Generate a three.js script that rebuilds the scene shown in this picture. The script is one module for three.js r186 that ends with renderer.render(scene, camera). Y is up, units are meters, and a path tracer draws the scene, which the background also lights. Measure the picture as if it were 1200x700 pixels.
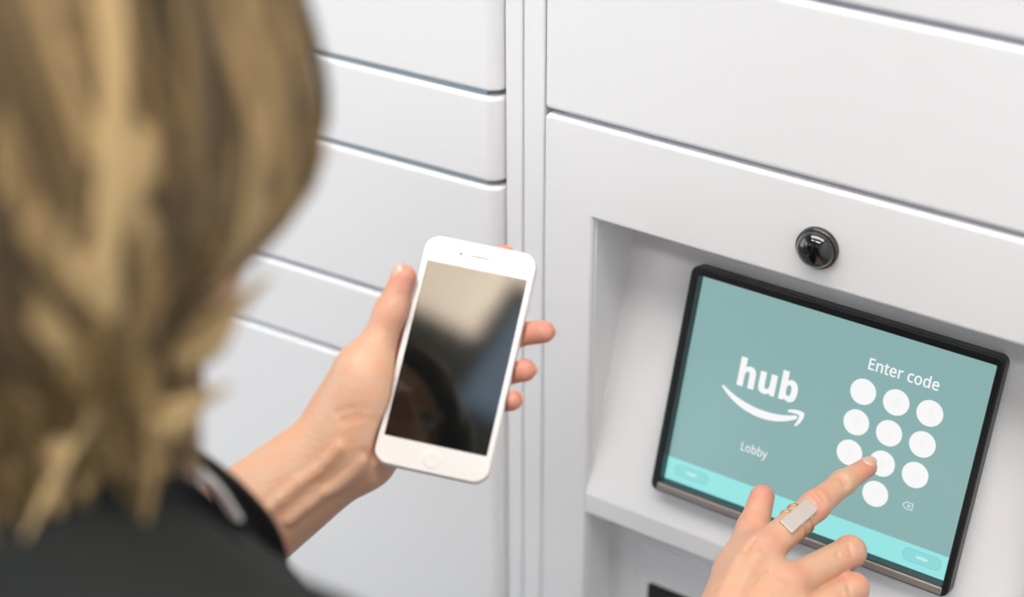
import * as THREE from 'three';
import { RectAreaLightUniformsLib } from 'three/addons/lights/RectAreaLightUniformsLib.js';
import { mergeGeometries } from 'three/addons/utils/BufferGeometryUtils.js';
import { RoundedBoxGeometry } from 'three/addons/geometries/RoundedBoxGeometry.js';

// ---------------------------------------------------------------- camera, sky, lights, exposure
const scene = new THREE.Scene();
const V = (x, y, z) => new THREE.Vector3(x, y, z);
const EYE = V(0.52639, 1.84074, 0.85);
const RIGHT = V(0.8398, -0.00302, -0.54289), DOWN = V(0.2776, -0.85698, 0.43419), FWD = V(-0.46656, -0.51534, -0.71885);
const camera = new THREE.PerspectiveCamera(2 * Math.atan(350 / 2000) * 180 / Math.PI, 1200 / 700, 0.05, 60);
camera.position.copy(EYE);
camera.quaternion.setFromRotationMatrix(new THREE.Matrix4().makeBasis(RIGHT, DOWN.clone().negate(), FWD.clone().negate()));
camera.focus = 1.06;
camera.userData.fStop = 2.75;
const renderer = new THREE.WebGLRenderer({ antialias: true });
renderer.toneMapping = THREE.LinearToneMapping;
renderer.toneMappingExposure = 0.89;
renderer.shadowMap.enabled = true;
renderer.setSize(1200, 700);

scene.background = new THREE.Color(0.79, 0.89, 1.0);        // bright hazy day outside the lobby windows
scene.backgroundIntensity = 3.2;
RectAreaLightUniformsLib.init();
const CEIL = 3.3;
function panelLight(x, z, w, d, color, radiance, drop = 0.05) {
  const l = new THREE.RectAreaLight(color, radiance, w, d);
  l.name = 'ceiling_panel_glow'; l.position.set(x, CEIL - drop, z); l.lookAt(x, 0, z); scene.add(l);
}
const WARM = new THREE.Color(1.0, 0.95, 0.885), NEUTRAL = new THREE.Color(1.0, 0.985, 0.96);
const KEY = [0.1, 0.83, 2.6, 0.84, WARM, 4.9];            // x, z, width, depth, colour, radiance
const FILL = [-0.1, 2.3, 2.4, 0.4, NEUTRAL, 9.5];
const COOL = [0.66, 1.2, 0.4, 0.24, new THREE.Color(0.3, 0.58, 1.0), 1.3];  // added blue panel, made up for its reflection in the phone
panelLight(...KEY); panelLight(...FILL); panelLight(...COOL, 0.17);

// ---------------------------------------------------------------- helpers
const rad = Math.PI / 180;
// a place from where the lens sees it and how far away it lies, used for joints measured on the photograph
const at = (px, py, d) => EYE.clone().addScaledVector(RIGHT, (px - 600) / 2000 * d).addScaledVector(DOWN, (py - 350) / 2000 * d).addScaledVector(FWD, d);
let seed = 7; const rnd = () => { seed = (seed * 1664525 + 1013904223) >>> 0; return seed / 4294967296; };
const lerp = THREE.MathUtils.lerp, clamp = THREE.MathUtils.clamp, sstep = THREE.MathUtils.smoothstep;
const used = {};
function numbered(n) { const k = used[n] = (used[n] ?? -1) + 1; return k ? n + '_' + String(k).padStart(3, '0') : n; }
function thing(name, label, category, p = [0, 0, 0], group) {
  const o = new THREE.Group(); o.name = numbered(name); o.position.set(...p); o.userData = { label, category };
  if (group) o.userData.group = group;
  scene.add(o); return o;
}
function part(name, geo, mat, parent, label) {
  const m = new THREE.Mesh(geo, mat); m.name = numbered(name); m.castShadow = m.receiveShadow = true;
  if (label) m.userData.label = label;
  parent.add(m); return m;
}
function sub(name, parent, label) { const g = new THREE.Group(); g.name = numbered(name); if (label) g.userData.label = label; parent.add(g); return g; }
function struct(name, geo, mat) { const m = part(name, geo, mat, scene); m.userData.kind = 'structure'; return m; }
function box(x0, x1, y0, y1, z0, z1, r = 0) {
  const g = r ? new RoundedBoxGeometry(x1 - x0, y1 - y0, z1 - z0, 3, r) : new THREE.BoxGeometry(x1 - x0, y1 - y0, z1 - z0);
  return metric(g.translate((x0 + x1) / 2, (y0 + y1) / 2, (z0 + z1) / 2));
}
// uv in metres on every face, from the object's own shape
function metric(g) {
  const p = g.attributes.position, n = g.attributes.normal, uv = new Float32Array(p.count * 2);
  for (let i = 0; i < p.count; i++) {
    const ax = Math.abs(n.getX(i)), ay = Math.abs(n.getY(i)), az = Math.abs(n.getZ(i));
    uv[2 * i] = ax > ay && ax > az ? p.getZ(i) : p.getX(i);
    uv[2 * i + 1] = ay > ax && ay > az ? p.getZ(i) : p.getY(i);
  }
  g.setAttribute('uv', new THREE.BufferAttribute(uv, 2)); return g;
}
function rrect(x0, x1, y0, y1, r, P = THREE.Shape) {
  const s = new P(); r = Math.max(r, 1e-4);
  s.moveTo(x0 + r, y0); s.lineTo(x1 - r, y0); s.absarc(x1 - r, y0 + r, r, -Math.PI / 2, 0); s.lineTo(x1, y1 - r); s.absarc(x1 - r, y1 - r, r, 0, Math.PI / 2);
  s.lineTo(x0 + r, y1); s.absarc(x0 + r, y1 - r, r, Math.PI / 2, Math.PI); s.lineTo(x0, y0 + r); s.absarc(x0 + r, y0 + r, r, Math.PI, Math.PI * 1.5); return s;
}
// a plate whose outline is a shape, bevelled front and back; front face at z = front
function plate(shape, front, depth, bevel, seg = 3, curve = 10) {
  const g = new THREE.ExtrudeGeometry(shape, { depth: Math.max(depth - 2 * bevel, 1e-5), bevelEnabled: bevel > 0, bevelSize: bevel, bevelThickness: bevel, bevelOffset: -bevel, bevelSegments: seg, curveSegments: curve });
  g.translate(0, 0, front - depth + bevel); return metric(g);
}
function noiseTexture(size, fn, srgb = false) {
  const d = new Uint8Array(size * size * 4);
  for (let y = 0; y < size; y++) for (let x = 0; x < size; x++) { const c = fn(x, y, size); d.set([...c.map((v) => clamp(v, 0, 255)), 255], (y * size + x) * 4); }
  const t = new THREE.DataTexture(d, size, size); t.magFilter = t.minFilter = THREE.LinearFilter; t.wrapS = t.wrapT = THREE.RepeatWrapping;
  if (srgb) t.colorSpace = THREE.SRGBColorSpace; t.needsUpdate = true; return t;
}
// periodic value noise
function vnoise(cells, s) { const g = Array.from({ length: cells * cells }, () => rnd()); return (x, y) => { const u = x / s * cells, v = y / s * cells, i = Math.floor(u), j = Math.floor(v), f = sstep(u - i, 0, 1), h = sstep(v - j, 0, 1), q = (a, b) => g[((b % cells + cells) % cells) * cells + (a % cells + cells) % cells]; return lerp(lerp(q(i, j), q(i + 1, j), f), lerp(q(i, j + 1), q(i + 1, j + 1), f), h); }; }
const peel = (() => { const a = vnoise(64, 256), b = vnoise(128, 256); return noiseTexture(256, (x, y) => { const v = 255 * (0.6 * a(x, y) + 0.4 * b(x, y)); return [v, v, v]; }); })();
const pores = (() => { const a = vnoise(20, 256), b = vnoise(48, 256), c = vnoise(110, 256); return noiseTexture(256, (x, y) => { const v = 255 * (0.4 * Math.abs(2 * a(x, y) - 1) + 0.35 * Math.abs(2 * b(x, y) - 1) + 0.25 * c(x, y)); return [v, v, v]; }); })();
const rep = (t, r) => { const c = t.clone(); c.repeat.set(r, r); c.needsUpdate = true; return c; };
const std = (o) => new THREE.MeshStandardMaterial(o), phys = (o) => new THREE.MeshPhysicalMaterial(o);

const M = {
  coat: std({ color: new THREE.Color(0.77, 0.765, 0.775), roughness: 0.42, bumpMap: rep(peel, 10), bumpScale: 0.00006 }),
  inner: std({ color: new THREE.Color(0.24, 0.31, 0.37), roughness: 0.7 }),
  gapStrip: std({ color: new THREE.Color(0.30, 0.40, 0.47), roughness: 0.5 }),  // slate tone of the door gaps, for the added strips
  gapStripGrey: std({ color: new THREE.Color(0.42, 0.42, 0.50), roughness: 0.5 }),  // greyer tone for the strips added in the kiosk door gaps
  wall: std({ color: new THREE.Color(0.5, 0.48, 0.45), roughness: 0.9, bumpMap: rep(peel, 1), bumpScale: 0.0006 }),
  wallPale: std({ color: new THREE.Color(0.72, 0.73, 0.75), roughness: 0.9, bumpMap: rep(peel, 1), bumpScale: 0.0006 }),
  ceil: std({ color: new THREE.Color(0.3, 0.32, 0.3), roughness: 0.95 }),
  floor: std({ color: new THREE.Color(0.2, 0.19, 0.185), roughness: 0.5, bumpMap: rep(peel, 1), bumpScale: 0.0002 }),
  black: std({ color: new THREE.Color(0.008, 0.010, 0.010), roughness: 0.34 }),
  dome: phys({ color: new THREE.Color(0.006, 0.006, 0.007), roughness: 0.06, clearcoat: 1, clearcoatRoughness: 0.02 }),
  chromeDark: std({ color: new THREE.Color(0.09, 0.085, 0.085), roughness: 0.25, metalness: 0.9 }),
  bezelSheen: std({ color: new THREE.Color(0.30, 0.26, 0.245), roughness: 0.45, metalness: 0.5 }),  // brown grey of the light reflected by the lower bezel
  alu: std({ color: new THREE.Color(0.6, 0.6, 0.61), roughness: 0.35, metalness: 0.9 }),
  phoneWhite: phys({ color: new THREE.Color(0.74, 0.71, 0.69), roughness: 0.12, clearcoat: 0.6, clearcoatRoughness: 0.04 }),
  phoneEdge: std({ color: new THREE.Color(0.83, 0.74, 0.71), roughness: 0.35, metalness: 0.35 }),
  phoneScreen: phys({ color: new THREE.Color(0.004, 0.005, 0.005), roughness: 0.05, ior: 1.75, specularColor: new THREE.Color(0.95, 0.82, 0.68) }),
  skin: phys({ color: 0xffffff, vertexColors: true, bumpMap: rep(pores, 16), bumpScale: 0.00022, roughness: 0.43, sheen: 0.25, sheenColor: new THREE.Color(1, 0.75, 0.6), sheenRoughness: 0.5 }),
  nail: phys({ color: new THREE.Color(0.68, 0.41, 0.31), roughness: 0.25, clearcoat: 0.5, clearcoatRoughness: 0.1 }),
  hair: phys({ color: 0xffffff, vertexColors: true, roughness: 0.45, sheen: 0.3, sheenColor: new THREE.Color(1, 0.8, 0.5), sheenRoughness: 0.4 }),
  jacket: std({ color: new THREE.Color(0.006, 0.0078, 0.007), roughness: 0.9, bumpMap: rep(peel, 6), bumpScale: 0.0004 }),
  shirt: std({ color: new THREE.Color(0.8, 0.78, 0.77), roughness: 0.85 }),
  trousers: std({ color: new THREE.Color(0.02, 0.021, 0.026), roughness: 0.85 }),
  shoe: std({ color: new THREE.Color(0.015, 0.013, 0.012), roughness: 0.4 }),
  silver: std({ color: new THREE.Color(0.56, 0.50, 0.46), roughness: 0.4, metalness: 0.35 }),
  gold: std({ color: new THREE.Color(0.85, 0.62, 0.36), roughness: 0.25, metalness: 1 }),
  eye: std({ color: new THREE.Color(0.75, 0.73, 0.7), roughness: 0.2 }),
  iris: std({ color: new THREE.Color(0.05, 0.09, 0.1), roughness: 0.15 }),
  glass: phys({ color: 0xffffff, roughness: 0.02, transmission: 1, thickness: 0 }),
};

// ---------------------------------------------------------------- the lobby
const X0 = -2.6, X1 = 1.7, Z0 = -0.62, Z1 = 4.2;
struct('floor', box(X0 - 0.2, X1 + 0.2, -0.2, 0, Z0 - 0.2, Z1 + 0.2), M.floor);
struct('ceiling', box(X0 - 0.2, X1 + 0.2, CEIL, CEIL + 0.2, Z0 - 0.2, Z1 + 0.2), M.ceil);
struct('wall_front', box(X0 - 0.2, X1 + 0.2, 0, CEIL, Z0 - 0.2, Z0), M.wall);
struct('wall_right', box(X1, X1 + 0.2, 0, CEIL, Z0, Z1), M.wallPale);

// a wall of thickness 0.2 along its own x from a to b, with a framed and glazed shop window w = [x0, x1, y0, y1]
function windowWall(name, n, a, b, w, place) {
  const s = rrect(a, b, 0, CEIL, 0); s.holes.push(rrect(w[0], w[1], w[2], w[3], 0, THREE.Path));
  struct(name, metric(place(new THREE.ExtrudeGeometry(s, { depth: 0.2, bevelEnabled: false }))), M.wall);
  const f = new THREE.Group(); f.name = 'window_' + n; f.userData.kind = 'structure'; scene.add(f);
  const m = (w[0] + w[1]) / 2, t = 0.05;
  for (const [x0, x1, y0, y1] of [[w[0], w[0] + t, w[2], w[3]], [w[1] - t, w[1], w[2], w[3]], [w[0] + t, w[1] - t, w[2], w[2] + t], [w[0] + t, w[1] - t, w[3] - t, w[3]], [m - 0.03, m + 0.03, w[2] + t, w[3] - t]])
    part('window_frame', place(box(x0, x1, y0, y1, 0.07, 0.13, 0.004)), M.alu, f);
  for (const [x0, x1] of [[w[0] + t, m - 0.03], [m + 0.03, w[1] - t]]) part('window_pane', place(box(x0, x1, w[2] + t, w[3] - t, 0.097, 0.103)), M.glass, f);
}
windowWall('wall_left', 1, -Z1, -Z0, [-3.4, -0.5, 0.55, 2.4], (g) => g.rotateY(Math.PI / 2).translate(X0 - 0.2, 0, 0));
windowWall('wall_back', 2, X0 - 0.2, X1 + 0.2, [-2.3, 0.1, 0.6, 2.5], (g) => g.translate(0, 0, Z1));
function ceilingLight([x, z, w, d, color, radiance], label, hang = 0) {
  const t = thing('ceiling_light', label, 'ceiling light', [x, CEIL - hang, z]);
  if (hang) for (const s of [-1, 1]) part('hanger_rod', new THREE.CylinderGeometry(0.004, 0.004, hang, 10).translate(s * (w / 2 + 0.018), hang / 2, 0), M.alu, t);
  const s = rrect(-w / 2 - 0.03, w / 2 + 0.03, -d / 2 - 0.03, d / 2 + 0.03, 0.01); s.holes.push(rrect(-w / 2, w / 2, -d / 2, d / 2, 0.004, THREE.Path));
  part('light_frame', plate(s, 0.045, 0.045, 0.003).rotateX(Math.PI / 2), M.alu, t);
  part('light_diffuser', box(-w / 2, w / 2, -0.03, -0.02, -d / 2, d / 2), std({ color: 0xffffff, roughness: 0.6, emissive: color, emissiveIntensity: radiance * 0.9 }), t);
}
ceilingLight(KEY, 'long warm white luminous ceiling panel above the lockers');
ceilingLight(FILL, 'white luminous ceiling panel further back in the lobby');
ceilingLight(COOL, 'small bluish panel added to tint the reflection in the phone screen', 0.12);

// ---------------------------------------------------------------- parcel lockers
// a folded sheet metal door: front face at z = 0, soft vertical folds, finely rounded top and bottom
function lockerDoor(w, h, fold, lip) {
  const t = 0.02, s = new THREE.Shape(), n = 8;            // plan of the door, x right and -z as y
  s.moveTo(0, t); s.lineTo(w, t);
  for (let i = 0; i <= n; i++) { const a = i / n * Math.PI / 2; s.lineTo(w - fold + fold * Math.cos(a), fold - fold * Math.sin(a)); }
  const l = 0.0035;
  for (let i = 0; i <= n; i++) { const a = Math.PI / 2 + i / n * Math.PI / 2; s.lineTo(l + l * Math.cos(a), l - l * Math.sin(a)); }
  const g = new THREE.ExtrudeGeometry(s, { depth: h - 2 * lip, bevelEnabled: true, bevelSize: lip, bevelThickness: lip, bevelOffset: -lip, bevelSegments: 5 });
  g.translate(0, 0, lip); g.rotateX(-Math.PI / 2);         // extrude direction becomes +y, shape y becomes -z
  return metric(g);
}
function cabinet(root, w, h, frameW, side) {
  part('cabinet_body', box(0.002, w - 0.002, 0.06, h, -0.55, -0.022), M.inner, root, 'dark hollow behind the locker doors');
  part('plinth', box(0.01, w - 0.01, 0, 0.06, -0.53, -0.03), M.black, root);
  part('frame_post', box(-frameW, -0.0012, 0.02, h, -0.54, -0.0015, 0.0016), M.coat, root);
  part('frame_post', box(w + 0.0012, w + frameW, 0.02, h, -0.54, -0.0015, 0.0016), M.coat, root);
  part('cabinet_top', box(-frameW, w + frameW, h, h + 0.02, -0.55, 0), M.coat, root);
}
{ // the left locker, a bank of doors; it stands a couple of degrees askew to its neighbour
  const w = 0.42, root = thing('parcel_locker', 'white metal parcel locker with wide blank doors, behind the hand with the phone', 'locker', [-0.0345, 0, 0]);
  root.rotation.y = 2.4 * rad;
  const inner = sub('door_bank', root); inner.position.x = -w;
  const ys = [0.062, 0.172, 0.284, 0.396, 0.62, 0.732, 0.8, 1.1374, 1.2025, 1.3145, 1.3804, 1.604, 1.716, 1.94];
  for (let i = 0; i < ys.length - 1; i++) {
    const y0 = ys[i] + 0.0019, y1 = ys[i + 1] - 0.0019;
    const d = part('locker_door', lockerDoor(w, y1 - y0, 0.012, 0.003), M.coat, inner); d.position.y = y0;
    if (i) part('gap_strip', box(0.004, w - 0.012, ys[i] - 0.0016, ys[i] + 0.0016, -0.021, -0.0045), M.gapStrip, inner);  // strip added in the gap so it reads slate blue, not black
  }
  part('cabinet_body', box(-w + 0.002, -0.002, 0.06, 1.94, -0.55, -0.022), M.inner, root, 'dark hollow behind the locker doors');
  part('plinth', box(-w + 0.01, -0.01, 0, 0.06, -0.53, -0.03), M.black, root);
  part('frame_post', box(0.0012, 0.0145, 0.02, 1.94, -0.5, -0.0055, 0.0016), M.coat, root);
  part('frame_post', box(-w - 0.016, -w - 0.0012, 0.02, 1.94, -0.54, -0.0055, 0.0016), M.coat, root);
  part('cabinet_top', box(-w - 0.016, 0.0145, 1.94, 1.96, -0.53, 0), M.coat, root);
}
// the kiosk locker, with the touchscreen in a sloping recess
const KX = 0.388, KY = 1.38;
const kiosk = thing('parcel_locker', 'white metal locker with touchscreen in a sloping recess under a black dome', 'locker', [0, 0, 0]);
{
  const root = kiosk, doors = [[1.6025, 1.9387], [1.4927, 1.6], [KY + 0.0017, 1.4895], [0.40, 0.7987], [0.0613, 0.3975]];
  for (const [y0, y1] of doors) { const d = part('locker_door', lockerDoor(KX, y1 - y0, 0.0035, 0.0035), M.coat, root); d.position.y = y0; }
  for (const y of [1.6012, 1.4911, KY, 0.3987]) part('gap_strip', box(0.012, KX - 0.004, y - 0.0013, y + 0.0013, -0.021, -0.0055), M.gapStripGrey, root);  // strips added in the gaps to give them their grey tone
  part('cabinet_body', box(0.002, KX - 0.002, 0.06, 0.795, -0.55, -0.022), M.inner, root, 'dark hollow behind the locker doors');
  part('cabinet_body', box(0.002, KX - 0.002, KY - 0.004, 1.94, -0.55, -0.022), M.inner, root, 'dark hollow behind the locker doors');
  part('plinth', box(0.01, KX - 0.01, 0, 0.06, -0.53, -0.03), M.black, root);
  part('frame_post', box(-0.0182, -0.0022, 0.02, 1.94, -0.54, -0.0035, 0.0016), M.coat, root);
  part('frame_post', box(KX + 0.0016, KX + 0.018, 0.02, 1.94, -0.54, -0.0035, 0.0016), M.coat, root);
  part('cabinet_top', box(-0.0182, KX + 0.018, 1.94, 1.96, -0.55, 0), M.coat, root);
  // front panel with one tall opening; the sloping panel's lip crosses it
  const RX0 = 0.0388, RX1 = KX - 0.0388, RT = 1.3107, LIP = 1.0706, CR = 1.0914, LOW = 0.85;
  const s = rrect(0, KX, 0.8, KY - 0.0015, 0.0042); s.holes.push(rrect(RX0 - 0.0012, RX1 + 0.0012, LOW, RT + 0.0012, 0.0004, THREE.Path));
  part('kiosk_panel', plate(s, 0, 0.018, 0.0026, 4), M.coat, root);
  // the sloping panel: a sheet bent over a soft nose, drawn in profile (z, y) and run along x
  const tn = Math.tan(16.37 * rad), pr = new THREE.Shape(), R = 0.007, c = [-R, CR - 0.0045];
  const a1 = 16.37 * rad;                                   // normal of the slope
  pr.moveTo(0, LIP + 0.0015); pr.lineTo(0, c[1]);
  for (let i = 1; i <= 8; i++) { const a = i / 8 * a1; pr.lineTo(c[0] + R * Math.cos(a), c[1] + R * Math.sin(a)); }
  pr.lineTo(-tn * (RT + 0.03 - CR), RT + 0.03); pr.lineTo(-tn * (RT + 0.03 - CR) - 0.012, RT + 0.03); pr.lineTo(-0.034, LIP + 0.02); pr.lineTo(-0.034, LIP);
  pr.lineTo(-0.0015, LIP);
  const sg = new THREE.ExtrudeGeometry(pr, { depth: RX1 - RX0 + 0.003, bevelEnabled: false });
  sg.rotateY(-Math.PI / 2); sg.translate(RX1 + 0.0015, 0, 0);
  part('sloping_panel', metric(sg), M.coat, root);
  part('recess_side', box(RX0 - 0.006, RX0, LOW - 0.005, RT + 0.032, -0.09, -0.004), M.coat, root);
  part('recess_side', box(RX1, RX1 + 0.006, LOW - 0.005, RT + 0.032, -0.09, -0.004), M.coat, root);
  part('recess_top', box(RX0 - 0.004, RX1 + 0.004, RT, RT + 0.006, -0.09, -0.004), M.coat, root);
  part('recess_back', box(RX0, RX1, LOW - 0.005, LIP + 0.01, -0.05, -0.0345), M.coat, root);
  part('recess_floor', box(RX0, RX1, LOW - 0.006, LOW, -0.05, -0.004), M.coat, root);
  // scanner below the screen
  const sc = sub('code_scanner', root, 'raised scanner plate with a dark window');
  const q = rrect(0.0655, 0.32, 0.875, 1.035, 0.004);
  part('scanner_plate', plate(q, -0.0325, 0.003, 0.001), M.coat, sc);
  part('scanner_window', plate(rrect(0.0745, 0.311, 0.905, 1.0, 0.004), -0.0315, 0.004, 0.0006), M.black, sc);
  // dome
  const dm = sub('camera_dome', root, 'glossy black dome above the screen'); dm.position.set(0.194, 1.3385, 0);
  const pts = []; const dr = 0.0136;
  for (let i = 0; i <= 14; i++) { const a = i / 14 * Math.PI / 2; pts.push(new THREE.Vector2(dr * 0.9 * Math.cos(a), 0.0032 + dr * 0.62 * Math.sin(a))); }
  part('dome_lens', new THREE.LatheGeometry(pts, 40).rotateX(Math.PI / 2), M.dome, dm);
  part('dome_collar', new THREE.LatheGeometry([[0, -0.004], [dr, -0.004], [dr, 0.0022], [dr * 0.97, 0.0036], [dr * 0.88, 0.0036]].map((p) => new THREE.Vector2(...p)), 40).rotateX(Math.PI / 2), M.chromeDark, dm);

  // touchscreen: a group on the slope, x along the slope's width, y up the slope, z out of it
  const ts = sub('touchscreen', root, 'black framed touchscreen showing a keypad');
  ts.position.set(0.0427, CR, 0); ts.rotation.x = -a1;
  const U0 = 0.0535, U1 = 0.2575, W0 = 0.0312, W1 = 0.1808;   // lit display
  const bz = rrect(U0 - 0.0058, U1 + 0.0052, W0 - 0.0075, W1 + 0.0062, 0.0055); bz.holes.push(rrect(U0 - 0.0002, U1 + 0.0002, W0 - 0.0002, W1 + 0.0002, 0.0008, THREE.Path));
  part('bezel', plate(bz, 0.0105, 0.0115, 0.0011, 3), M.black, ts);
  part('bezel_reflection', box(U0 - 0.001, U1 + 0.001, W0 - 0.0068, W0 - 0.0011, 0.001, 0.0112, 0.0012), M.bezelSheen, ts, 'strip painting the brown grey reflection on the lower frame');  // strip added to paint the reflection along the lower bezel
  const K = 8, cw = Math.round((U1 - U0) * 1000 * K), ch = Math.round((W1 - W0) * 1000 * K);
  const cv = document.createElement('canvas'); cv.width = cw; cv.height = ch; const g = cv.getContext('2d');
  const X = (u) => (u - U0 * 1000) * K, Y = (v) => (W1 * 1000 - v) * K;
  g.fillStyle = '#8fb6b5'; g.fillRect(0, 0, cw, ch);
  g.fillStyle = '#9deceb'; g.fillRect(0, Y(47.6), cw, ch);
  g.fillStyle = '#ffffff'; g.textAlign = 'center'; g.textBaseline = 'alphabetic';
  g.strokeStyle = '#ffffff'; g.lineJoin = 'round';
  const fit = (txt, font, size, u0, u1, v, heavy = 0) => { g.font = `${font} ${size * K}px sans-serif`; const w = g.measureText(txt).width; g.save(); g.translate((X(u0) + X(u1)) / 2, Y(v)); g.scale((X(u1) - X(u0)) / w, 1); g.fillText(txt, 0, 0); g.lineWidth = heavy * K; if (heavy) g.strokeText(txt, 0, 0); g.restore(); };
  fit('hub', 'bold', 25.5, 90.3, 135.6, 113.6, 0.8);
  fit('Enter code', '500', 10.4, 176.4, 224.8, 151.6, 0.25);
  fit('Lobby', '300', 8.4, 103.4, 123.2, 69.6);
  for (let i = 0; i < 9; i++) { g.beginPath(); g.arc(X(177.6 + 22.5 * (i % 3)), Y(135.9 - 21.3 * Math.floor(i / 3)), 8.7 * K, 0, 7); g.fill(); }
  g.beginPath(); g.arc(X(200.3), Y(72), 8.7 * K, 0, 7); g.fill();
  g.fillStyle = '#f5f9f9';
  for (let i = 0; i < 10; i++) { g.font = `300 ${7.4 * K}px sans-serif`; const zero = i === 9; g.fillText(zero ? '0' : String(i + 1), X(zero ? 200.3 : 177.6 + 22.5 * (i % 3)), Y((zero ? 72 : 135.9 - 21.3 * Math.floor(i / 3)) - 2.7)); }
  // smile with an arrow tip
  g.fillStyle = '#ffffff'; g.beginPath(); g.moveTo(X(82.2), Y(108.6));
  g.bezierCurveTo(X(98), Y(93.5), X(122), Y(92.5), X(137.6), Y(103.4)); g.bezierCurveTo(X(139), Y(104.4), X(138), Y(106.4), X(136.2), Y(105.6));
  g.bezierCurveTo(X(121), Y(99.4), X(100), Y(100.2), X(83.4), Y(109.8)); g.bezierCurveTo(X(82.6), Y(110.2), X(81.4), Y(109.4), X(82.2), Y(108.6)); g.fill();
  g.beginPath(); g.moveTo(X(130.6), Y(107.6)); g.bezierCurveTo(X(134), Y(109.8), X(140), Y(110.4), X(142.2), Y(109.2)); g.bezierCurveTo(X(143.4), Y(106.6), X(141), Y(101), X(138.4), Y(98.6));
  g.bezierCurveTo(X(137.4), Y(98.2), X(137.2), Y(98.8), X(137.5), Y(99.6)); g.bezierCurveTo(X(138.6), Y(102.4), X(139.6), Y(105.4), X(139.1), Y(106.5)); g.bezierCurveTo(X(137.4), Y(107.3), X(133.6), Y(106.6), X(131), Y(106.4)); g.closePath(); g.fill();
  // delete key and the two pills
  g.strokeStyle = '#e6f2f2'; g.lineWidth = 0.55 * K; const bx = X(222.6), by = Y(71.7), k = K;
  g.beginPath(); g.moveTo(bx - 3.4 * k, by); g.lineTo(bx - 1.4 * k, by - 2.2 * k); g.lineTo(bx + 3.2 * k, by - 2.2 * k); g.lineTo(bx + 3.2 * k, by + 2.2 * k); g.lineTo(bx - 1.4 * k, by + 2.2 * k); g.closePath(); g.stroke();
  g.beginPath(); g.moveTo(bx - 0.4 * k, by - 1 * k); g.lineTo(bx + 1.8 * k, by + 1 * k); g.moveTo(bx + 1.8 * k, by - 1 * k); g.lineTo(bx - 0.4 * k, by + 1 * k); g.stroke();
  for (const u of [72.6, 239.4]) {
    g.fillStyle = '#94dfe0'; g.strokeStyle = '#86d3d6'; g.lineWidth = 0.5 * k; g.beginPath(); g.roundRect(X(u - 13), Y(44.4), 26 * k, 8.6 * k, 4.3 * k); g.fill(); g.stroke();
    g.fillStyle = '#c4f6f5'; g.beginPath(); g.roundRect(X(u - 4), Y(41.2), 8 * k, 2 * k, 1 * k); g.fill();
  }
  const tex = new THREE.CanvasTexture(cv); tex.colorSpace = THREE.SRGBColorSpace; tex.magFilter = THREE.LinearFilter;
  const dg = new THREE.BoxGeometry(U1 - U0, W1 - W0, 0.0015); dg.translate((U0 + U1) / 2, (W0 + W1) / 2, 0.0012);
  const dark = std({ color: 0x050505, roughness: 0.4 });
  const face = phys({ color: new THREE.Color(0.01, 0.012, 0.012), roughness: 0.22, emissive: 0xffffff, emissiveMap: tex, emissiveIntensity: 1.04 });
  part('display', dg, [dark, dark, dark, dark, face, dark], ts, 'teal keypad page with white lettering');
  const sl = new THREE.RectAreaLight(new THREE.Color(0.5, 0.95, 0.95), 0.06, U1 - U0, W1 - W0); sl.name = 'display_glow';
  const n = V(0, Math.sin(a1), Math.cos(a1)), ctr = V(0.0427 + (U0 + U1) / 2, CR + (W0 + W1) / 2 * Math.cos(a1), -(W0 + W1) / 2 * Math.sin(a1)).addScaledVector(n, 0.0035);
  sl.position.copy(ctr); sl.lookAt(ctr.clone().add(n)); scene.add(sl);
}

// ---------------------------------------------------------------- smartphone
const PX = V(0.922, -0.1207, -0.3679), PY = V(-0.1914, 0.6838, -0.7041), PZ = V(0.3365, 0.7196, 0.6074), PC = V(0.0527, 1.3084, 0.1788);
const phone = thing('smartphone', 'white smartphone with a dark screen held upright in the left hand', 'phone');
phone.position.copy(PC);
phone.quaternion.setFromRotationMatrix(new THREE.Matrix4().makeBasis(PX, PY, PZ));
{
  const w = 0.0673 / 2, h = 0.1384 / 2;
  part('case', plate(rrect(-w, w, -h, h, 0.0095), -0.0003, 0.0072, 0.0022, 5, 12), M.phoneEdge, phone);
  const f = rrect(-w + 0.0006, w - 0.0006, -h + 0.0006, h - 0.0006, 0.009);
  part('front_glass', plate(f, 0, 0.0016, 0.0005, 3, 12), M.phoneWhite, phone, 'white glossy front');
  part('phone_screen', plate(rrect(-0.0299, 0.0299, -0.0528, 0.0528, 0.0006), 0.00012, 0.0009, 0.00006, 1, 3), M.phoneScreen, phone, 'dark glossy screen');
  const ringm = std({ color: new THREE.Color(0.74, 0.70, 0.68), roughness: 0.3, metalness: 0.5 });
  const hb = sub('home_button', phone); hb.position.set(0, -h + 0.0082, 0);
  part('button_ring', new THREE.TorusGeometry(0.0052, 0.0003, 8, 40), ringm, hb);
  part('button_face', new THREE.LatheGeometry([[0, 0.0001], [0.004, 0.0001], [0.005, 0.0003], [0.005, -0.0005]].map((p) => new THREE.Vector2(...p)), 32).rotateX(Math.PI / 2), M.phoneWhite, hb);
  part('ear_speaker', plate(rrect(-0.0055, 0.0055, h - 0.0094, h - 0.0082, 0.0006), 0.00012, 0.0009, 0.00006, 1, 4), std({ color: new THREE.Color(0.42, 0.36, 0.33), roughness: 0.6 }), phone, 'slim grey slot');
  part('front_camera', new THREE.CylinderGeometry(0.0011, 0.0011, 0.0008, 20).rotateX(Math.PI / 2).translate(-0.0115, h - 0.0088, 0), std({ color: new THREE.Color(0.3, 0.27, 0.26), roughness: 0.3 }), phone);
  part('side_button', box(w - 0.0008, w + 0.0005, h - 0.036, h - 0.026, -0.005, -0.0025, 0.0006), M.phoneEdge, phone);
}

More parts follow.
